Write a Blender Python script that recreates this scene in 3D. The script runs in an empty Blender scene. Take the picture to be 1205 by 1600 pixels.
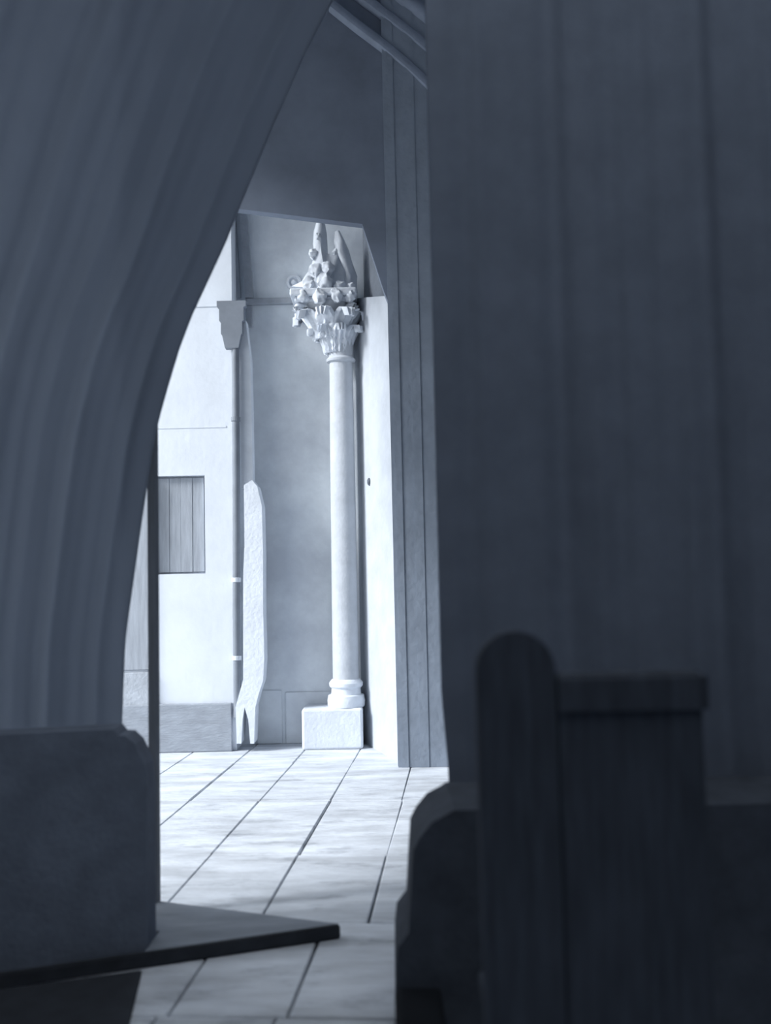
import bpy, bmesh, math, random
from mathutils import Vector, Matrix, noise

C = bpy.context.scene
random.seed(7)

# ------------------------------------------------------------------ camera
F_PX, W, H = 1500.0, 1205.0, 1600.0
CAM_Z = 1.55
PITCH, ROLL = math.atan(93.0 / F_PX), -0.021
cam_data = bpy.data.cameras.new('camera')
cam_data.sensor_fit = 'HORIZONTAL'
cam_data.sensor_width = 36.0
cam_data.lens = 36.0 * F_PX / W
cam_data.dof.use_dof = True
cam_data.dof.focus_distance = 7.6
cam_data.dof.aperture_fstop = 1.5
cam = bpy.data.objects.new('camera', cam_data)
C.collection.objects.link(cam)
ROT = Matrix.Rotation(math.pi / 2 + PITCH, 3, 'X') @ Matrix.Rotation(ROLL, 3, 'Z')
cam.matrix_world = Matrix.Translation((0, 0, CAM_Z)) @ ROT.to_4x4()
C.camera = cam

# ------------------------------------------------------------------ light
world = bpy.data.worlds.new('world')
C.world = world
world.use_nodes = True
bg = world.node_tree.nodes['Background']
bg.inputs[0].default_value = (0.93, 0.97, 1.0, 1)
bg.inputs[1].default_value = 2.15
sun_data = bpy.data.lights.new('sun', 'SUN')
sun_data.energy = 5.2
sun_data.angle = math.radians(18)
sun_data.color = (0.97, 0.985, 1.0)
sun = bpy.data.objects.new('sun', sun_data)
C.collection.objects.link(sun)
SUN_DIR = Vector((0.77, 0.30, -0.52)).normalized()
sun.rotation_euler = SUN_DIR.to_track_quat('-Z', 'Y').to_euler()
sun.location = (-6, 3, 9)

C.view_settings.view_transform = 'Standard'
C.view_settings.look = 'None'
C.view_settings.gamma = 1
C.view_settings.use_curve_mapping = False
C.view_settings.exposure = 0.0


# ------------------------------------------------------------------ helpers
def at(px, py, y):
    """world point on the vertical plane Y = y seen at photo pixel (px, py)"""
    d = ROT @ Vector((px - W / 2, H / 2 - py, -F_PX))
    t = y / d.y
    return Vector((d.x * t, y, CAM_Z + d.z * t))


def mat(name, col, rough=0.85, var=0.0, scale=4.0, bump=0.0, bscale=40.0, stretch=(1, 1, 1), detail=6.0, spec=0.3, metal=0.0):
    m = bpy.data.materials.new(name)
    m.use_nodes = True
    nt = m.node_tree
    b = nt.nodes['Principled BSDF']
    b.inputs['Base Color'].default_value = (*col, 1)
    b.inputs['Roughness'].default_value = rough
    b.inputs['Specular IOR Level'].default_value = spec
    b.inputs['Metallic'].default_value = metal
    tc = nt.nodes.new('ShaderNodeTexCoord')
    mp = nt.nodes.new('ShaderNodeMapping')
    mp.inputs['Scale'].default_value = stretch
    nt.links.new(tc.outputs['Object'], mp.inputs['Vector'])
    if var:
        n = nt.nodes.new('ShaderNodeTexNoise')
        n.inputs['Scale'].default_value = scale
        n.inputs['Detail'].default_value = detail
        n.inputs['Roughness'].default_value = 0.6
        nt.links.new(mp.outputs[0], n.inputs['Vector'])
        r = nt.nodes.new('ShaderNodeValToRGB')
        r.color_ramp.elements[0].position = 0.33
        r.color_ramp.elements[1].position = 0.67
        r.color_ramp.elements[0].color = (*[c * (1 - var) for c in col], 1)
        r.color_ramp.elements[1].color = (*[min(0.95, c * (1 + var)) for c in col], 1)
        nt.links.new(n.outputs['Fac'], r.inputs['Fac'])
        nt.links.new(r.outputs['Color'], b.inputs['Base Color'])
    if bump:
        n2 = nt.nodes.new('ShaderNodeTexNoise')
        n2.inputs['Scale'].default_value = bscale
        n2.inputs['Detail'].default_value = 5
        nt.links.new(mp.outputs[0], n2.inputs['Vector'])
        bp = nt.nodes.new('ShaderNodeBump')
        bp.inputs['Strength'].default_value = bump
        bp.inputs['Distance'].default_value = 0.02
        nt.links.new(n2.outputs['Fac'], bp.inputs['Height'])
        nt.links.new(bp.outputs[0], b.inputs['Normal'])
    return m


def grey(v):
    k = max(0.0, min(1.0, (0.5 - v) / 0.4))        # the darker greys are a little bluer
    return (v * (0.92 - .07 * k), v * 0.985, v * (1.08 + .12 * k))


def cloth_blue(v):
    return (v * 0.84, v * 0.99, v * 1.27)


M = {
    'plaster': mat('white plaster', grey(0.74), var=0.04, scale=3, bump=0.12, bscale=18),
    'plaster_grey': mat('grey weathered plaster', grey(0.78), var=0.17, scale=1.6, bump=0.25, bscale=14),
    'dado': mat('grey dado stone', grey(0.34), var=0.12, scale=5, bump=0.3, bscale=20, stretch=(1, 1, 3)),
    'limestone': mat('pale limestone', grey(0.50), var=0.08, scale=6, bump=0.25, bscale=30),
    'limestone_old': mat('weathered limestone', grey(0.42), var=0.14, scale=7, bump=0.3, bscale=30),
    'pier': mat('pier limestone', grey(0.46), var=0.07, scale=5, bump=0.2, bscale=20),
    'wall_shade': mat('shade toned stone', cloth_blue(0.20), var=0.12, scale=3, bump=0.08, bscale=12),  # dark tone carries the interior shade of the portal wall
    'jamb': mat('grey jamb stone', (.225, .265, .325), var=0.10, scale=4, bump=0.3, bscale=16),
    'moulding': mat('moulding stone', cloth_blue(0.27), var=0.1, scale=6, bump=0.2),  # paler colour stands for the light caught on the ribs
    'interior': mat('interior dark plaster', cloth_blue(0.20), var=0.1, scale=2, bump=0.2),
    'paving': mat('paving stone', grey(0.60), var=0.24, scale=2.2, bump=0.35, bscale=22, stretch=(0.7, 2.6, 1)),
    'joint': mat('joint earth', grey(0.07), var=0.2, scale=20),
    'drape': mat('charcoal drape cloth', cloth_blue(0.118), rough=0.95, var=0.08, scale=5, bump=0.15, bscale=150, spec=0.1),
    'drape_dark': mat('black drape cloth', cloth_blue(0.16), rough=0.95, var=0.08, scale=5, bump=0.16, bscale=150, spec=0.1),
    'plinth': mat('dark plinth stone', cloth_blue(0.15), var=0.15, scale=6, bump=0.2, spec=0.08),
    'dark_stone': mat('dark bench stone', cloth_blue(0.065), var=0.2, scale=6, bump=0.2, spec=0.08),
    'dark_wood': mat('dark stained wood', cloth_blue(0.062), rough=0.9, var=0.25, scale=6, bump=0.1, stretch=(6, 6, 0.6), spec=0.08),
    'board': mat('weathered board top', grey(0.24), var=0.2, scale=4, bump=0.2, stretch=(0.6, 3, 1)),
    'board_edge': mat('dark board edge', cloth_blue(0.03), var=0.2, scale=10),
    'shutter': mat('grey painted shutter', grey(0.38), var=0.14, scale=4, bump=0.2, stretch=(8, 8, 0.7)),
    'pipe': mat('grey zinc pipe', grey(0.22), rough=0.6, var=0.12, scale=5, metal=0.0),
    'pilaster': mat('pale pilaster stone', grey(0.74), var=0.06, scale=6, bump=0.25, bscale=30),
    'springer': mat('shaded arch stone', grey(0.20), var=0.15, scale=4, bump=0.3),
    'limestone_white': mat('white carved limestone', grey(0.68), var=0.06, scale=8, bump=0.25, bscale=30),
    'step': mat('shade black step', cloth_blue(0.012), var=0.2, scale=6, spec=0.05),  # blackened so the step's lit top reads as shade
    'clamp': mat('pale pipe clamp', grey(0.65), rough=0.6, var=0.05),
    'post': mat('dark post timber', grey(0.13), var=0.15, scale=6, stretch=(6, 6, 0.6)),
}


def let_light_through(m, col, w):
    """thin cloth: part of the light that falls on its back comes through"""
    nt = m.node_tree
    b, out = nt.nodes['Principled BSDF'], nt.nodes['Material Output']
    t = nt.nodes.new('ShaderNodeBsdfTranslucent')
    t.inputs['Color'].default_value = (*col, 1)
    mx = nt.nodes.new('ShaderNodeMixShader')
    mx.inputs[0].default_value = w
    nt.links.new(b.outputs[0], mx.inputs[1])
    nt.links.new(t.outputs[0], mx.inputs[2])
    nt.links.new(mx.outputs[0], out.inputs['Surface'])


let_light_through(M['drape'], (.55, .60, .68), .40)


def obj(name, bm, material, parent=None, smooth=None, loc=None):
    me = bpy.data.meshes.new(name)
    bmesh.ops.recalc_face_normals(bm, faces=bm.faces)
    bm.to_mesh(me)
    bm.free()
    mats = material if isinstance(material, (list, tuple)) else [material]
    for m in mats:
        me.materials.append(m)
    if smooth is not None:
        for p in me.polygons:
            p.use_smooth = True
        try:
            me.set_sharp_from_angle(angle=math.radians(smooth))
        except Exception:
            pass
    o = bpy.data.objects.new(name, me)
    C.collection.objects.link(o)
    if parent:
        o.parent = parent
    if loc:
        o.location = loc
    return o


def tag(o, label=None, cat=None, group=None, kind=None):
    if label: o['label'] = label
    if cat: o['category'] = cat
    if group: o['group'] = group
    if kind: o['kind'] = kind
    return o


def thing(name, label, cat, loc=(0, 0, 0), group=None, kind=None):
    o = bpy.data.objects.new(name, None)
    o.empty_display_size = 0.2
    C.collection.objects.link(o)
    o.location = loc
    return tag(o, label, cat, group, kind)


def add_box(bm, lo, hi, rot=None, bevel=0.0):
    """axis box lo..hi; optional bevel"""
    lo, hi = Vector(lo), Vector(hi)
    r = bmesh.ops.create_cube(bm, size=1)
    vs = r['verts']
    for v in vs:
        v.co = Vector(((v.co.x + .5) * (hi.x - lo.x) + lo.x, (v.co.y + .5) * (hi.y - lo.y) + lo.y, (v.co.z + .5) * (hi.z - lo.z) + lo.z))
    if rot:
        c = (lo + hi) / 2
        bmesh.ops.rotate(bm, verts=vs, cent=c, matrix=rot)
    if bevel:
        es = list({e for v in vs for e in v.link_edges})
        bmesh.ops.bevel(bm, geom=es, offset=bevel, segments=2, affect='EDGES', profile=0.5)
    return bm


def box_bm(lo, hi, bevel=0.0, rot=None):
    return add_box(bmesh.new(), lo, hi, rot, bevel)


def add_prism(bm, pts, vec):
    """closed polygon of 3-D points pushed along vec"""
    vec = Vector(vec)
    a = [bm.verts.new(p) for p in pts]
    b = [bm.verts.new(Vector(p) + vec) for p in pts]
    bm.faces.new(a)
    bm.faces.new(list(reversed(b)))
    n = len(pts)
    for i in range(n):
        bm.faces.new((a[i], b[i], b[(i + 1) % n], a[(i + 1) % n]))
    return bm


def prism_px(px, y0, y1, bm=None):
    bm = bm or bmesh.new()
    return add_prism(bm, [at(x, y, y0) for x, y in px], (0, y1 - y0, 0))


def add_lathe(bm, prof, seg=32, cx=0, cy=0):
    rings = []
    for r, z in prof:
        rings.append([bm.verts.new((cx + r * math.cos(2 * math.pi * k / seg), cy + r * math.sin(2 * math.pi * k / seg), z)) for k in range(seg)])
    for a, b in zip(rings, rings[1:]):
        for k in range(seg):
            bm.faces.new((a[k], a[(k + 1) % seg], b[(k + 1) % seg], b[k]))
    bm.faces.new(list(reversed(rings[0])))
    bm.faces.new(rings[-1])
    return bm


def add_tube(bm, pts, rad, seg=12, rough=0.0, seed=0):
    """tapered tube through pts with radii rad, capped"""
    pts = [Vector(p) for p in pts]
    rings = []
    for i, p in enumerate(pts):
        d = (pts[min(i + 1, len(pts) - 1)] - pts[max(i - 1, 0)]).normalized()
        u = d.orthogonal().normalized() if abs(d.z) < .95 else d.cross(Vector((0, 1, 0))).normalized()
        w = d.cross(u)
        ring = []
        for k in range(seg):
            a = 2 * math.pi * k / seg
            q = p + (u * math.cos(a) + w * math.sin(a)) * rad[i]
            if rough:
                q += (q - p) * noise.noise(q * 22 + Vector((seed, 0, 0))) * rough
            ring.append(bm.verts.new(q))
        rings.append(ring)
    for a, b in zip(rings, rings[1:]):
        for k in range(seg):
            bm.faces.new((a[k], a[(k + 1) % seg], b[(k + 1) % seg], b[k]))
    bm.faces.new(list(reversed(rings[0])))
    bm.faces.new(rings[-1])
    return bm


def add_blob(bm, c, r, rough=0.25, freq=9.0, sub=3):
    c = Vector(c)
    vs = bmesh.ops.create_icosphere(bm, subdivisions=sub, radius=1)['verts']
    for v in vs:
        n = v.co.normalized()
        k = 1 + rough * noise.noise(n * 2.2 + c * freq)
        v.co = c + Vector((n.x * r[0], n.y * r[1], n.z * r[2])) * k
    return bm


# ------------------------------------------------------------------ floor
# joints of the paving run towards a point right of the picture's middle
JD = Vector((0.082, 1.0, 0)).normalized()
JN = Vector((JD.y, -JD.x, 0))


def fl(u, v, z=0.0):
    return Vector((u * JN.x + v * JD.x, u * JN.y + v * JD.y, z))


bm = bmesh.new()
rows = [(-2.2, -1.2, 0.05, .47), (-1.2, -0.3, 0.30, .47), (-0.3, .75, 0.0, .47), (.75, 1.7, 0.2, .45), (1.7, 2.75, -0.05, .45), (2.75, 3.42, 0.16, .43), (3.42, 4.33, -1.09, .43),
        (4.33, 5.35, -1.45, .49), (5.35, 6.6, -1.45, .49), (6.6, 7.9, -1.45, .49), (7.9, 9.4, -1.45, .49)]
for v0, v1, u0, du in rows:
    ks = range(-9, 14)
    for k in ks:
        a = u0 + k * du
        if a < -4.4 or a > 3.2:
            continue
        g = 0.006 if v0 < 4.3 else 0.0035
        jz = random.uniform(-.002, .002)
        ja, jb = random.uniform(-.006, .006), random.uniform(-.006, .006)
        q = [fl(a + g + ja, v0 + g), fl(a + du - g + ja, v0 + g), fl(a + du - g + jb, v1 - g), fl(a + g + jb, v1 - g)]
        b2 = bmesh.new()
        add_prism(b2, [p + Vector((0, 0, -0.05)) for p in q], (0, 0, .05 + jz))
        bmesh.ops.recalc_face_normals(b2, faces=b2.faces)
        top = [e for e in b2.edges if all(v.co.z > -.02 for v in e.verts)]
        bmesh.ops.bevel(b2, geom=top, offset=.005, segments=1, affect='EDGES')
        tmp = bpy.data.meshes.new('t'); b2.to_mesh(tmp); b2.free(); bm.from_mesh(tmp); bpy.data.meshes.remove(tmp)
pm = M['paving']; nt = pm.node_tree
b_ = nt.nodes['Principled BSDF']
src = b_.inputs['Base Color'].links[0].from_socket
mp = next(n for n in nt.nodes if n.type == 'MAPPING')
tc = next(n for n in nt.nodes if n.type == 'TEX_COORD')
mp2 = nt.nodes.new('ShaderNodeMapping'); mp2.inputs['Scale'].default_value = (1.1, 3.2, 1); mp2.inputs['Location'].default_value = (3.1, 1.7, 0)
st_ = nt.nodes.new('ShaderNodeTexNoise'); st_.inputs['Scale'].default_value = 2.1; st_.inputs['Detail'].default_value = 8; st_.inputs['Roughness'].default_value = .7
rp = nt.nodes.new('ShaderNodeValToRGB')
rp.color_ramp.elements[0].position = .54; rp.color_ramp.elements[0].color = (1, 1, 1, 1)
rp.color_ramp.elements[1].position = .72; rp.color_ramp.elements[1].color = (.52, .53, .55, 1)
mxc = nt.nodes.new('ShaderNodeMix'); mxc.data_type = 'RGBA'; mxc.blend_type = 'MULTIPLY'; mxc.inputs[0].default_value = 1
nt.links.new(tc.outputs['Object'], mp2.inputs['Vector']); nt.links.new(mp2.outputs[0], st_.inputs['Vector']); nt.links.new(st_.outputs['Fac'], rp.inputs['Fac'])
nt.links.new(src, mxc.inputs[6]); nt.links.new(rp.outputs['Color'], mxc.inputs[7]); nt.links.new(mxc.outputs[2], b_.inputs['Base Color'])
floor = obj('floor', bm, M['paving'])
tag(floor, kind='structure')
under = obj('floor_bed', box_bm((-4.6, -2.4, -.16), (3.4, 9.8, -.022)), M['joint'], floor)

# ------------------------------------------------------------------ interior shell (unseen; heights and open top shaped for the light)
tag(obj('wall_left', box_bm((-3.35, -1.6, 0), (-3.1, 3.85, 10)), M['interior']), kind='structure')
tag(obj('wall_right', box_bm((3.0, -1.6, 0), (3.25, 7.74, 7)), M['interior']), kind='structure')
tag(obj('ceiling', box_bm((-3.09, 3.4, 7), (3.25, 8.0, 7.2)), M['interior']), kind='structure')
tag(obj('wall_back', box_bm((-3.35, -1.85, 0), (3.25, -1.6, 7)), M['interior']), kind='structure')  # unseen, added to hold back ambient light from behind
# unseen beam over the open left side, added to shade jamb and portal wall
bm = box_bm((-3.35, 3.851, 4.2), (-3.1, 6.5, 7))
add_box(bm, (-3.35, 6.5, 6.1), (-3.1, 7.74, 7))
tag(obj('shade_beam', bm, M['interior']), kind='structure')

# portal wall: lintel, slanted shoulder and right jamb
YP = 7.75
p = [at(622, 1192, YP), at(606, 470, YP), at(600, 455, YP), at(566, 350, YP), at(371, 326, YP)]
p[0].z = 0
XL, XR = -1.6, 2.99
zl = p[4].z + (p[4].z - p[3].z) / (p[4].x - p[3].x) * (XL - p[4].x)
bm = bmesh.new()
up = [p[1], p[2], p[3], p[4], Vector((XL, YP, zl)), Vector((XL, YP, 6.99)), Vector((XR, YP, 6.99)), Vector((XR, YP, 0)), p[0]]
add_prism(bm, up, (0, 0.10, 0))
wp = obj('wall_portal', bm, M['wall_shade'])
tag(wp, kind='structure')
# jamb facing, slightly proud of the wall, with vertical mouldings
ja = [at(622, 1191, YP - .03), at(606, 470, YP - .03), at(640, 470, YP - .03), at(662, 1191, YP - .03)]
ja[0].z = ja[3].z = 0
jt = thing('door_jamb', 'shaded grey stone jamb face beside the edge of the right black drape', 'door jamb', (ja[0].x, YP, 0))
inv = lambda o, pts: [q - Vector(o.location) for q in pts]


def strip(x0, x1, y, depth, ytop, ybot=1191):
    dx = 17 * (ybot - ytop) / 729.0      # follows the lean of the jamb edge
    x0, x1 = x0 + 17 - dx, x1 + 17 - dx
    q = [at(x0 + dx, ybot, y), at(x0, ytop, y), at(x1, ytop, y), at(x1 + dx, ybot, y)]
    q[0].z = q[3].z = 0.0
    bm = bmesh.new()
    add_prism(bm, inv(jt, q), (0, depth, 0))
    return bm


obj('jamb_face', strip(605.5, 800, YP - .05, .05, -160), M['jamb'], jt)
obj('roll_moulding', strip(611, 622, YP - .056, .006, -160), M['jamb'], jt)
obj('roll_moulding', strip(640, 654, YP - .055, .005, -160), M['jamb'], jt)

# arch moulding high above the doorway, three raised ribs rising to the left
am = thing('arch_moulding', 'three raised arch ribs slanting high up beside the right drape', 'moulding', (0, YP, 5.5))


def rib(pts, w, h):
    n = len(pts)
    P = [at(x, y, YP - .002) - Vector(am.location) for x, y in pts]
    bm = bmesh.new()
    secs = []
    prof = [(-.5, 0), (-.5, .5), (-.3, .9), (0, 1), (.3, .9), (.5, .5), (.5, 0)]
    for i, q in enumerate(P):
        d = (P[min(i + 1, n - 1)] - P[max(i - 1, 0)]).normalized()
        nn = Vector((-d.z, 0, d.x))
        secs.append([bm.verts.new(q + nn * a * w + Vector((0, -b * h, 0))) for a, b in prof])
    for s, t in zip(secs, secs[1:]):
        for k in range(len(prof)):
            bm.faces.new((s[k], s[(k + 1) % len(prof)], t[(k + 1) % len(prof)], t[k]))
    bm.faces.new(secs[0]); bm.faces.new(list(reversed(secs[-1])))
    return bm


obj('rib', rib([(520, 12), (560, 44), (600, 74), (635, 103), (668, 134), (700, 168), (730, 205)], .10, .07), M['moulding'], am, 40)
obj('rib', rib([(500, -62), (560, -6), (600, 24), (635, 50), (668, 78), (700, 108), (730, 140)], .10, .07), M['moulding'], am, 40)
obj('rib', rib([(540, -90), (580, -40), (620, -8), (650, 14), (668, 28), (700, 56), (730, 84)], .15, .09), M['moulding'], am, 40)

# ------------------------------------------------------------------ court beyond the portal
YW1, YW2 = 8.60, 8.90
# white wall with a window opening
a0, a1 = at(205, 745, YW1), at(321, 896, YW1)     # opening corners
xr = at(366, 800, YW1).x
bm = bmesh.new()
T = .30
wx0, wx1, wz1, wz0 = a0.x, a1.x, a0.z, a1.z
add_box(bm, (-4.4, YW1, 0), (wx0, YW1 + T, 7))
add_box(bm, (wx1, YW1, 0), (xr, YW1 + T, 7))
add_box(bm, (wx0, YW1, 0), (wx1, YW1 + T, wz0))
add_box(bm, (wx0, YW1, wz1), (wx1, YW1 + T, 7))
tag(obj('wall_far_left', bm, M['plaster']), kind='structure')
# thin string courses on the white wall
bm = bmesh.new()
z1 = at(330, 478, YW1).z; z2 = at(300, 668, YW1).z
add_box(bm, (-4.4, YW1 - .006, z1 - .010), (xr - .06, YW1, z1 + .012), bevel=.004)
add_box(bm, (-4.4, YW1 - .004, z2 - .007), (xr - .06, YW1, z2 + .01), bevel=.003)
tag(obj('trim_2', bm, M['plaster']), kind='structure')
# dado
dz = at(300, 1100, YW1 - .05).z
tag(obj('baseboard_left', box_bm((-4.4, YW1 - .05, 0), (at(364, 1130, YW1).x, YW1, dz), .01), M['dado']), kind='structure')
# window: shutter boards, frame
win = bpy.data.objects.new('window_1', None); C.collection.objects.link(win); win.location = (wx0, YW1, wz0); tag(win, kind='structure')
ww, wh = wx1 - wx0, wz1 - wz0
fb = bmesh.new()
for lo, hi in (((0, .06, 0), (.014, .14, wh)), ((ww - .014, .06, 0), (ww, .14, wh)), ((.014, .06, wh - .014), (ww - .014, .14, wh)), ((.014, .06, 0), (ww - .014, .14, .014))):
    add_box(fb, lo, hi, bevel=.005)
obj('frame', fb, M['shutter'], win)
n = 6
sb = bmesh.new()
for k in range(n):
    x = .016 + k * (ww - .032) / n
    add_box(sb, (x + .0005, .045 + .004 * (k % 2), .016), (x + (ww - .032) / n - .0005, .115, wh - .016), bevel=.003)
obj('shutter', sb, M['shutter'], win)
obj('window_back', box_bm((0, .14, 0), (ww, .2, wh)), M['shutter'], win)

# grey door in the white wall, seen past the left drape
door = bpy.data.objects.new('door_1', None); C.collection.objects.link(door)
dx1 = at(236, 1000, YW1).x; dx0 = dx1 - .95
door.location = (dx0, YW1, 0); tag(door, kind='structure')
dk = at(215, 1049, YW1 - .04).z
bm = box_bm((0, -.035, dk + .01), (.95, -.001, 2.45), .006)
obj('upper_panel', bm, M['shutter'], door)
obj('kick_panel', box_bm((0, -.045, .01), (.95, -.001, dk - .01), .006), M['limestone_old'], door)
obj('mid_rail', box_bm((0, -.03, dk - .0095), (.95, -.001, dk + .0095)), M['dado'], door)

# grey wall with the column
bm = box_bm((xr - .05, YW2, 0), (2.6, YW2 + .3, 7))
tag(obj('wall_far_right', bm, M['plaster_grey']), kind='structure')
# return between the two planes
tag(obj('wall_return', box_bm((xr - .05, YW1 + T, 0), (xr, YW2, 7)), M['plaster_grey']), kind='structure')
# string course, recessed looking panel frame
bm = bmesh.new()
q0, q1 = at(384, 476, YW2 - .05), at(470, 466, YW2 - .05)
zc = at(430, 470, YW2 - .05).z
add_box(bm, (q0.x, YW2 - .06, zc - .03), (q1.x + .30, YW2, zc + .03), bevel=.012)
add_box(bm, (q0.x, YW2 - .035, zc - .24), (q0.x + .06, YW2, zc - .03), bevel=.01)
tag(obj('trim_3', bm, M['limestone_old']), kind='structure')
# pale rib running up above the string course
bm = bmesh.new()
add_prism(bm, [at(383, 465, YW2 - .06), at(372, 300, YW2 - .06), at(384, 300, YW2 - .06), at(396, 465, YW2 - .06)], (0, .06, 0))
add_prism(bm, [at(362, 465, YW2 - .03), at(350, 300, YW2 - .03), at(366, 300, YW2 - .03), at(376, 465, YW2 - .03)], (0, .03, 0))
tag(obj('trim_4', bm, M['limestone_old']), kind='structure')
# base course of the grey wall
bz = at(440, 1078, YW2).z
bm = bmesh.new()
add_box(bm, (at(402, 1100, YW2).x, YW2 - .012, 0), (at(441, 1100, YW2).x, YW2, bz), bevel=.008)
add_box(bm, (at(446, 1100, YW2).x, YW2 - .012, 0), (at(560, 1100, YW2).x, YW2, bz - .02), bevel=.008)
tag(obj('baseboard_right', bm, M['plaster_grey']), kind='structure')

# round boss on the grey wall
c = at(460, 443, YW2)
bo = thing('stone_boss', 'small round stone boss on grey wall left of carved finial', 'ornament', c)
bm = bmesh.new(); add_lathe(bm, [(.074, 0), (.078, .02), (.07, .045), (.05, .05), (.042, .03), (.02, .028)], 28)
bmesh.ops.rotate(bm, verts=bm.verts, cent=(0, 0, 0), matrix=Matrix.Rotation(math.pi / 2, 3, 'X'))
obj('rim', bm, M['limestone_white'], bo, 40)
bm = bmesh.new(); add_blob(bm, (0, -.04, 0), (.026, .022, .026), .1)
obj('knob', bm, M['limestone_white'], bo, 60)

# drainpipe with hopper head
yp = YW1 - .06
dp_b = at(371, 1100, yp)
dp = thing('drainpipe', 'grey drainpipe with hopper head at the corner of the white wall', 'drainpipe', (dp_b.x, yp, 0))
pt = at(368, 545, yp)
bm = bmesh.new()
add_tube(bm, [(0, 0, .30), (0, 0, 1.2), ((pt.x - dp_b.x) * .5, 0, (pt.z) * .55), (pt.x - dp_b.x, 0, pt.z + .02)], [.034] * 4, 16)
obj('pipe', bm, M['pipe'], dp, 50)
hx = pt.x - dp_b.x - .028
bm = bmesh.new()
hz = [pt.z, pt.z + .12, pt.z + .13, pt.z + .24, pt.z + .25, pt.z + .37, pt.z + .38, pt.z + .43]
hw = [.06, .085, .095, .095, .11, .11, .13, .13]
secs = []
for z, w in zip(hz, hw):
    secs.append([bm.verts.new((hx + sx * w, sy * min(w, .04), z)) for sx, sy in ((-1, -1), (1, -1), (1, 1), (-1, 1))])
for s, t in zip(secs, secs[1:]):
    for k in range(4):
        bm.faces.new((s[k], s[(k + 1) % 4], t[(k + 1) % 4], t[k]))
bm.faces.new(list(reversed(secs[0]))); bm.faces.new(secs[-1])
obj('hopper_head', bm, M['pipe'], dp)
for py in (655, 906, 1028):
    z = at(372, py, yp).z
    bm = bmesh.new()
    add_lathe(bm, [(.035, z - .02), (.042, z - .018), (.042, z + .018), (.035, z + .02)], 16, cx=(pt.x - dp_b.x) * max(0, (z - 1.2)) / (pt.z - 1.2))
    add_box(bm, (-.015, .045, z - .012), (.015, .059, z + .012))
    o = obj('clamp', bm, M['clamp'] if py > 700 else M['pipe'], dp)

# pale pilaster strip: slim upper shaft, stout lower shaft with sloping shoulder, forked foot
ys = 8.54
pb = at(392, 1160, ys)
pl = thing('stone_pilaster', 'pale stone pilaster strip, stout lower half, right of the drainpipe', 'pilaster', (pb.x, ys, 0))
off = Vector((pb.x, ys, 0))


def ppx(pts, d0, d1):
    bm = bmesh.new()
    P = [at(x, y, ys + d0) - off for x, y in pts]
    for q in P:
        if q.z < .02: q.z = 0
    add_prism(bm, P, (0, d1 - d0, 0))
    return bm


obj('upper_shaft', ppx([(377, 762), (375, 640), (374, 560), (378, 490), (384, 500), (391, 560), (393, 640), (395, 762)], .045, .2), M['pilaster'], pl)
obj('lower_shaft', ppx([(380, 1062), (380, 900), (382, 850), (381, 758), (394, 750), (402, 760), (409, 790), (411, 860), (411, 950), (413, 1030), (411, 1064), (404, 1085), (399, 1105), (368, 1105)], -.04, .2), M['pilaster'], pl, )
obj('foot', ppx([(368, 1105), (382, 1105), (379, 1125), (377, 1162), (370, 1162)], -.04, .2), M['pilaster'], pl)
obj('foot', ppx([(382, 1105), (399, 1105), (397, 1162), (391, 1162), (388, 1125)], -.04, .2), M['pilaster'], pl)

# ---------------------------------------------------------------- column
yc = 8.70
cb = at(541, 1080, yc)
ct = at(533, 570, yc)
col = thing('stone_column', 'slender pale stone column with carved capital on a square plinth', 'column', (cb.x, yc, 0))
lean = (ct.x - cb.x) / (ct.z - cb.z)


def cz(py): return at(537, py, yc).z


R0 = .118
z_pl, z_b, z_n = cz(1103), cz(1060), cz(568)
bm = bmesh.new()
pxl, pxr = at(472, 1130, yc - .15).x - cb.x, at(567, 1130, yc - .15).x - cb.x
add_box(bm, (pxl, -.17, 0), (pxr, .19, z_pl), bevel=.02)
obj('plinth', bm, M['limestone_white'], col)
bm = bmesh.new()
h = z_b - z_pl
add_lathe(bm, [(.165, z_pl + .001), (.17, z_pl + .05), (.16, z_pl + .1), (.135, z_pl + .11), (.13, z_pl + .16), (.15, z_pl + .18), (.152, z_pl + .21), (.13, z_pl + h * .97), (R0, z_b)], 32)
obj('base', bm, M['limestone_white'], col, 35)
bm = bmesh.new()
nr = 24
add_lathe(bm, [(R0 * (1 - .10 * (k / nr) ** 1.5), z_b + (z_n - z_b) * k / nr) for k in range(nr + 1)], 40)
for v in bm.verts:
    v.co.x += lean * (v.co.z - z_b)
obj('shaft', bm, M['limestone'], col, 40)
tx = lean * (z_n - z_b)
z_ab0, z_ab1 = cz(479), cz(463)
zk = cz(545)
bm = bmesh.new()
add_lathe(bm, [(.108, z_n), (.13, z_n + .012), (.135, z_n + .03), (.125, z_n + .045), (.11, z_n + .055), (.115, zk), (.15, zk + .15), (.19, z_ab0 - .08), (.22, z_ab0)], 32, cx=tx)
for v in bm.verts:
    v.co.x -= .11 * max(0, (v.co.z - zk) / (z_ab0 - zk))
obj('bell', bm, M['limestone'], col, 40)


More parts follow.
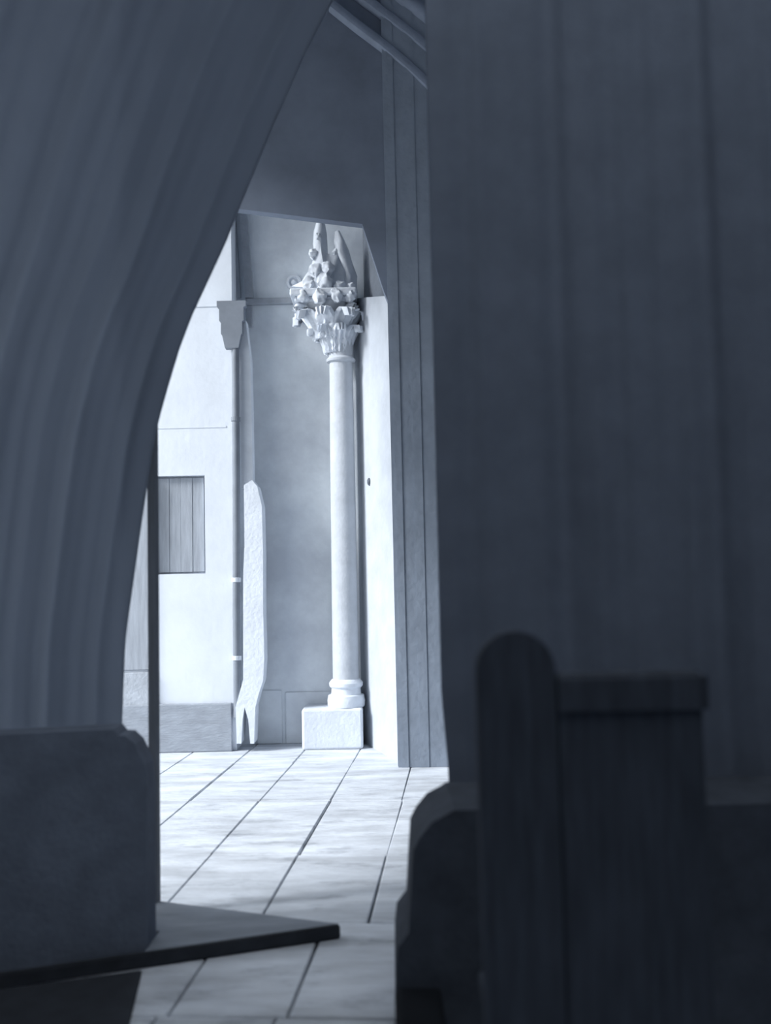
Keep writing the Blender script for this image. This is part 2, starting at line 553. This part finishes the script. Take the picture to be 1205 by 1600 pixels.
def leaf(a, z0, z1, r0, r1, w, curl, cx):
    """a curled acanthus leaf rising along the bell and rolling outward"""
    bm = bmesh.new()
    n, m = 10, 6
    rad = Vector((math.cos(a), math.sin(a), 0)); tan = Vector((-math.sin(a), math.cos(a), 0))
    top, bot = [], []
    for i in range(n + 1):
        t = i / n
        if t < .7:
            s = t / .7
            r = r0 + (r1 - r0) * s ** 1.6; z = z0 + (z1 - z0) * s
        else:
            th = (t - .7) / .3 * math.pi * 1.15
            r = r1 + curl * (1 - math.cos(th)) * .9; z = z1 + curl * math.sin(th)
        width = w * (0.75 + .5 * math.sin(math.pi * min(1, t * .9 + .1))) * (1 - .35 * max(0, t - .7) / .3) * (1 + .14 * math.sin(t * 22))
        for lst, th_ in ((top, .012), (bot, -.012)):
            row = []
            for j in range(m + 1):
                s = j / m * 2 - 1
                q = rad * (r + th_ - .25 * w * s * s + .012 * math.cos(s * 9)) + tan * (width * s) + Vector((cx, 0, z))
                q += Vector((noise.noise(q * 30), noise.noise(q * 30 + Vector((5, 0, 0))), noise.noise(q * 30 + Vector((0, 9, 0))))) * .006
                row.append(bm.verts.new(q))
            lst.append(row)
    for A in (top, bot):
        for i in range(n):
            for j in range(m):
                bm.faces.new((A[i][j], A[i + 1][j], A[i + 1][j + 1], A[i][j + 1]))
    ring = [(i, 0) for i in range(n)] + [(n, j) for j in range(m)] + [(i, m) for i in range(n, 0, -1)] + [(0, j) for j in range(m, 0, -1)]
    for (i, j), (k, l) in zip(ring, ring[1:] + ring[:1]):
        bm.faces.new((top[i][j], top[k][l], bot[k][l], bot[i][j]))
    return bm


for k in range(8):
    a = 2 * math.pi * k / 8 + .2
    obj('acanthus_leaf', leaf(a, z_n + .09, zk + .14, .105, .175, .060, .05, tx - .03), M['limestone_white'], col, 60)
for k in range(8):
    a = 2 * math.pi * (k + .5) / 8 + .2
    obj('acanthus_leaf', leaf(a, zk + .08, z_ab0 - .13, .14, .235, .085, .065, tx - .085), M['limestone_white'], col, 60)
for sx in (-1, 1):
    for sy in (-1, 1):
        bm = bmesh.new()
        cx, cy, czv = tx - .12 + sx * .22, sy * .12 - .03, z_ab0 - .085
        pts = []; rr = []
        for i in range(22):
            th = i / 21 * math.pi * 2.6
            r = .07 * (1 - i / 26)
            pts.append((cx + sx * r * math.cos(th) * .9, cy + sy * r * math.cos(th) * .5, czv + r * math.sin(th)))
            rr.append(.026 * (1 - i / 40))
        add_tube(bm, pts, rr, 8)
        obj('volute', bm, M['limestone_white'], col, 60)
bm = bmesh.new()
add_box(bm, (tx - .40, -.2, z_ab0), (tx + .13, .17, z_ab0 + .045), bevel=.012)
add_box(bm, (tx - .44, -.23, z_ab0 + .045), (tx + .16, .19, z_ab1 + .02), bevel=.015)
obj('abacus', bm, M['limestone_white'], col)

# carved finial on the capital: clumped foliage with two upright spikes
zf = z_ab1 + .024
fn = thing('carved_finial', 'ragged carved stone finial with two spikes above the column capital', 'ornament', (cb.x + tx - .12, yc, zf))
fo = Vector(fn.location)


def fp(x, y, d=0.0):
    return at(x, y, yc + d) - fo


bm = bmesh.new()
z0_ = fp(508, 460); z0_.z = 0
add_tube(bm, [z0_, fp(512, 440), fp(516, 420), fp(520, 400)], [.27, .22, .165, .09], 24, .35)
for v in bm.verts:
    v.co.y *= .55
obj('foliage_mound', bm, M['limestone_white'], fn, 60)
bm = bmesh.new()
add_tube(bm, [fp(502, 440), fp(503, 420), fp(500, 400), fp(499, 380), fp(501, 362), fp(502, 345)], [.13, .10, .072, .062, .056, .034], 14, .5, 3)
obj('spike', bm, M['limestone_white'], fn, 60)
bm = bmesh.new()
add_tube(bm, [fp(546, 456), fp(547, 435), fp(542, 415), fp(534, 395), fp(531, 378), fp(527, 362)], [.075, .066, .055, .058, .048, .024], 14, .5, 8)
obj('spike', bm, M['limestone_white'], fn, 60)
for x, y, r, d in ((490, 396, .04, -.05), (494, 425, .06, -.08), (513, 420, .055, -.1), (484, 448, .06, -.1), (508, 446, .075, -.14), (530, 452, .06, -.12), (524, 395, .028, -.04), (498, 370, .03, -.04), (549, 450, .04, -.1)):
    bm = bmesh.new()
    add_blob(bm, fp(x, y, d), (r, r * .9, r * 1.25), .5, 7)
    obj('crocket', bm, M['limestone_white'], fn, 60)

for x, y, r, d in ((474, 461, .05, -.2), (500, 464, .06, -.22), (526, 462, .05, -.22), (548, 462, .045, -.2)):
    bm = bmesh.new()
    add_blob(bm, at(x, y, yc + d) - Vector(col.location), (r, r * .9, r * 1.25), .5, 7)
    obj('carved_leaf', bm, M['limestone_white'], col, 60)

# ---------------------------------------------------------------- splayed pier right of the column
A, B = Vector((at(622, 1190, 7.87).x + .012, 7.87, 0)), Vector((at(566, 1155, 8.895).x, 8.895, 0))
zt = at(602, 462, 7.87).z
pr = thing('stone_pier', 'smooth pale splayed pier between the column and the grey jamb', 'pier', (A.x, A.y, 0))
lean_p = (at(606, 470, 7.87).x - at(622, 1190, 7.87).x) / zt


def pier_bm(z0, z1, grow=0.0):
    bm = bmesh.new()
    base = [A - Vector((grow, 0, 0)), B - Vector((grow, 0, 0)), Vector((A.x + .9, 8.895, 0)), Vector((A.x + .9, 7.87, 0))]
    lo = [bm.verts.new(q - A + Vector((lean_p * z0, 0, z0))) for q in base]
    dzB = at(568, 466, 8.895).z - zt
    if z0 > 1:
        for v in lo[1:3]: v.co.z += dzB
    hi = [bm.verts.new(q - A + Vector((lean_p * z1, 0, z1 + (dzB if z0 < 1 and k in (1, 2) else 0)))) for k, q in enumerate(base)]
    bm.faces.new(lo); bm.faces.new(hi)
    for k in range(4):
        bm.faces.new((lo[k], lo[(k + 1) % 4], hi[(k + 1) % 4], hi[k]))
    return bm


obj('pier_shaft', pier_bm(0, zt), M['pier'], pr)
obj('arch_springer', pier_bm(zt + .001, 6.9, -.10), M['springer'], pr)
bm = bmesh.new(); add_blob(bm, Vector((A.lerp(B, .62).x - .006, A.lerp(B, .62).y, 0)) - A + Vector((lean_p * 2.35, 0, 2.35)), (.018, .02, .035), .2)
tag(obj('pockmark', bm, M['post'], pr), 'small dark blob standing for a pockmark')  # raised dark blob in place of a pockmark in the pier

# ------------------------------------------------------------------ dark doorway things nearer the camera
# left pier of the inner doorway: dark moulded plinth, pale jamb stone, thin dark post
yl = 3.96
lp = thing('moulded_plinth', 'low dark plinth with moulded right shoulder at the foot of the left drape', 'plinth', (at(215, 1300, yl).x, yl, 0))
lo_ = Vector(lp.location)


def lpx(pts, d0, d1):
    bm = bmesh.new()
    P = [at(x, y, yl + d1) - lo_ for x, y in pts]
    for q in P:
        if q.z < .02: q.z = 0
    add_prism(bm, P, (0, d0 - d1, 0))
    return bm


b_ = lpx([(-60, 1480), (-60, 1128), (196, 1128), (203, 1138), (214, 1139), (226, 1152), (233, 1168), (240, 1186), (243, 1220), (244, 1480)], 0, .15)
xpl = max(v.co.x for v in b_.verts)
for v in b_.verts:
    v.co.y += .33 * (v.co.x - xpl)      # the block stands askew, along the board's edge
PLX = xpl + lo_.x
obj('plinth_block', b_, M['plinth'], lp)
yq = 4.50
q0, q1 = at(232, 1190, yq), at(244, 1190, yq); q2, q3 = at(241, 560, yq), at(229, 560, yq)
q0.z = q1.z = 0
bm = bmesh.new(); o_ = Vector((q0.x, yq, 0)); add_prism(bm, [k - o_ for k in (q0, q1, q2, q3)], (0, .07, 0))
tag(obj('door_post', bm, M['post'], loc=o_), 'thin dark upright post in front of the white wall, at the left drape edge', 'post')


# drapes: pleated cloth sheets with thickness
def cloth(name, rows, amp, folds, seed, material, thick=.012):
    """rows: list of (z, list of plan points from inner edge to outer end)"""
    bm = bmesh.new()
    grid = []
    rnd = random.Random(seed)
    ph = [rnd.uniform(0, 6.28) for _ in folds]
    for ri, (z, pts) in enumerate(rows):
        # arc-length resample
        L = [0]
        for a, b in zip(pts, pts[1:]): L.append(L[-1] + (b - a).length)
        N = 260
        row = []
        for i in range(N + 1):
            u = i / N
            s = u * L[-1]
            k = max(0, min(len(pts) - 2, next((j for j in range(len(L) - 1) if s <= L[j + 1]), len(pts) - 2)))
            t = (s - L[k]) / max(1e-6, L[k + 1] - L[k])
            p = pts[k].lerp(pts[k + 1], t)
            d = (pts[k + 1] - pts[k]).normalized()
            nrm = Vector((d.y, -d.x))
            f = sum(w * math.sin(fr * u * 6.283 + q + .35 * math.sin(z * .9 + q) ) for (fr, w), q in zip(folds, ph))
            edge = min(1, u * 14 + .15)
            p2 = p + nrm * f * amp * edge
            row.append(bm.verts.new((p2.x, p2.y, z)))
        grid.append(row)
    for a, b in zip(grid, grid[1:]):
        for i in range(len(a) - 1):
            bm.faces.new((a[i], a[i + 1], b[i + 1], b[i]))
    o = obj(name, bm, material, smooth=180)
    sm = o.modifiers.new('thickness', 'SOLIDIFY'); sm.thickness = thick; sm.offset = 0
    return o


YD = 4.36
edge_px = [(640, -620), (585, -200), (548, -60), (520, 0), (478, 80), (425, 200), (372, 330), (352, 380), (322, 445), (300, 492), (280, 545), (262, 605), (248, 655), (239, 700), (228, 770), (219, 830), (208, 910), (200, 965), (195, 1010), (193, 1070), (191, 1120), (188, 1200), (186, 1300), (184, 1440)]
ew = [at(x, y, YD) for x, y in edge_px]
rows = []
nz = 110
for i in range(nz + 1):
    z = 6.3 + (0.012 - 6.3) * i / nz
    # x of the inner edge at this height
    for a, b in zip(ew, ew[1:]):
        if b.z <= z <= a.z:
            x = a.x + (b.x - a.x) * (a.z - z) / (a.z - b.z); break
    else:
        x = ew[-1].x if z < ew[-1].z else ew[0].x
    pts = [Vector((x, YD))]
    if x > -1.2:
        pts += [Vector((x + (-1.2 - x) * k / 8, YD)) for k in range(1, 9)]
        xs = -1.2
    else:
        xs = x
    for k in range(1, 25):
        X = xs + (-3.04 - xs) * k / 24
        w = -1.2 - X
        pts.append(Vector((X, YD - .30 * w)))
    rows.append((z, pts))
ld = cloth('drape', rows, .014, [(6, .7), (11, .8), (17, .5), (27, .25)], 3, M['drape'])
tag(ld, 'charcoal drape on the left, swept aside with slanting folds', 'curtain', 'black drapes framing the doorway')

YR = 3.72
e0, e1, e2 = at(664, 0, YR), at(690, 1080, YR), at(697, 1200, YR)
rows = []
for i in range(91):
    z = 5.2 + (.012 - 5.2) * i / 90
    x = e0.x + (e1.x - e0.x) * (e0.z - z) / (e0.z - e1.z)
    if z < e1.z:
        x += .02 * min(1, (e1.z - z) / .3)
    pts = [Vector((x + (2.9 - x) * k / 40, YR)) for k in range(41)]
    rows.append((z, pts))
# pts run left to right: normal points away from the camera, folds symmetric enough
rd = cloth('drape', rows, .018, [(5, .7), (9, .8), (14, .5), (23, .25)], 12, M['drape_dark'])
tag(rd, 'black drape on the right, hanging straight behind the dark bench', 'curtain', 'black drapes framing the doorway')

# long dark bench plinth at the foot of the right drape, moulded left end
yb = 3.60
prof = [(617, 1530), (617, 1440), (620, 1410), (635, 1390), (638, 1330), (641, 1278), (650, 1260), (667, 1239), (688, 1228), (697, 1222)]
P = [at(x, y, yb) for x, y in prof]
P[0].z = 0
bn = thing('stone_bench', 'long dark stone bench with stepped left end below the right drape', 'bench', (P[0].x, yb, 0))
o0 = Vector(bn.location)
top = P[-1].z
bm = bmesh.new()
add_prism(bm, [q - o0 for q in P] + [Vector((2.9, yb, top)) - o0, Vector((2.9, yb, 0)) - o0], (0, -.42, 0))
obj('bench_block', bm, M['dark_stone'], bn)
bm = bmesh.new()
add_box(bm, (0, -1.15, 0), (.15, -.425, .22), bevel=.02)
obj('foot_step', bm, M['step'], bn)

# dark stall in front: round topped end and square back
ysn = 2.30
sc = at(905, 1200, ysn)
st = thing('wooden_stall', 'dark wooden stall with a round-topped end and square back before right drape', 'chair', (sc.x, ysn, 0))
so = Vector((sc.x, ysn, 0))


def sx(px): return at(px, 1050, ysn).x - so.x


def szz(py): return at(900, py, ysn).z


xl, xr2 = sx(745), sx(868)
rr = (xr2 - xl) / 2
zc_ = szz(985) - rr
bm = bmesh.new()
pp = [Vector((xl, 0, 0)), Vector((xr2, 0, 0))] + [Vector(((xl + xr2) / 2 + rr * math.cos(t * math.pi / 20), 0, zc_ + rr * math.sin(t * math.pi / 20))) for t in range(21)]
add_prism(bm, pp, (0, .06, 0))
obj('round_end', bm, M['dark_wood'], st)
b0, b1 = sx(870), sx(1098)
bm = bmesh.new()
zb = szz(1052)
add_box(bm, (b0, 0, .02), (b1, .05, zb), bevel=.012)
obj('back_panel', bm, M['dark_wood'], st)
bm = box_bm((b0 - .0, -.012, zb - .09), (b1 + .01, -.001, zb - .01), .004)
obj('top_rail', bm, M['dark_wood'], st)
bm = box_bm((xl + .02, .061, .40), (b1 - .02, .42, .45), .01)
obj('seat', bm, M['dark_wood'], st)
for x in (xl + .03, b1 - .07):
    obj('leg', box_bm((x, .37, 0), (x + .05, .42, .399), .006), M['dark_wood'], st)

# flat board on the paving
zt_ = .055
def gp(px, py, z=zt_):
    d = ROT @ Vector((px - W / 2, H / 2 - py, -F_PX)); t = (z - CAM_Z) / d.z
    return Vector((d.x * t, d.y * t, z))
tip, back, front = gp(532, 1447), gp(250, 1408), gp(0, 1524)
ext = lambda a, b, k: a + (b - a) * k
bd = thing('floor_board', 'flat pointed board with thick dark edge on the paving, lower left', 'board', (tip.x, tip.y, 0))
bo_ = Vector((tip.x, tip.y, 0))
fr2 = ext(tip, front, 1.25); bk2 = ext(tip, back, 1.15)
mid = Vector((fr2.x, bk2.y - .1, zt_))
n_in = (back - tip).normalized()
inner = .03
dirf = (front - tip).normalized(); nf = Vector((-dirf.y, dirf.x, 0))
if nf.y < 0: nf = -nf
bm = bmesh.new()
fx = lambda X: tip + dirf * ((X - tip.x) / dirf.x)
top_poly = [tip + nf * .03, back, Vector((-1.25, 4.46, zt_)), Vector((-1.25, 4.16, zt_)), Vector((PLX + .004, 4.16, zt_)), fx(PLX + .004) + nf * .032]
add_prism(bm, [q - bo_ - Vector((0, 0, .045)) for q in top_poly], (0, 0, .045))
obj('board_top', bm, M['board'], bd)
bm = bmesh.new()
add_prism(bm, [tip - bo_ - Vector((0, 0, .053)), tip + nf * .0295 - bo_ - Vector((0, 0, .053)), fr2 + nf * .0295 - bo_ - Vector((0, 0, .053)), fr2 - bo_ - Vector((0, 0, .053))], (0, 0, .056))
bmesh.ops.recalc_face_normals(bm, faces=bm.faces)
bmesh.ops.bevel(bm, geom=list(bm.edges), offset=.006, segments=2, affect='EDGES')
tag(obj('edge_strip', bm, M['board_edge'], bd), 'thick dark front edge')

# dark sheet added for the shadowed paving in front of the board
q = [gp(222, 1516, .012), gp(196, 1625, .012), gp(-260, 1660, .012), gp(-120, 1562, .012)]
mt = thing('floor_shade_patch', 'dark sheet standing for shadow on the paving in front of the board, bottom left', 'shade patch', (q[0].x, q[0].y, 0))
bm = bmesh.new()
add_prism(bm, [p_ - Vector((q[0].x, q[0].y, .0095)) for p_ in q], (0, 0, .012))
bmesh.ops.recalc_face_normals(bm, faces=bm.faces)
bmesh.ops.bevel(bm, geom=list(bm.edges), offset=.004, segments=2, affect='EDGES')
obj('patch_body', bm, M['board_edge'], mt)
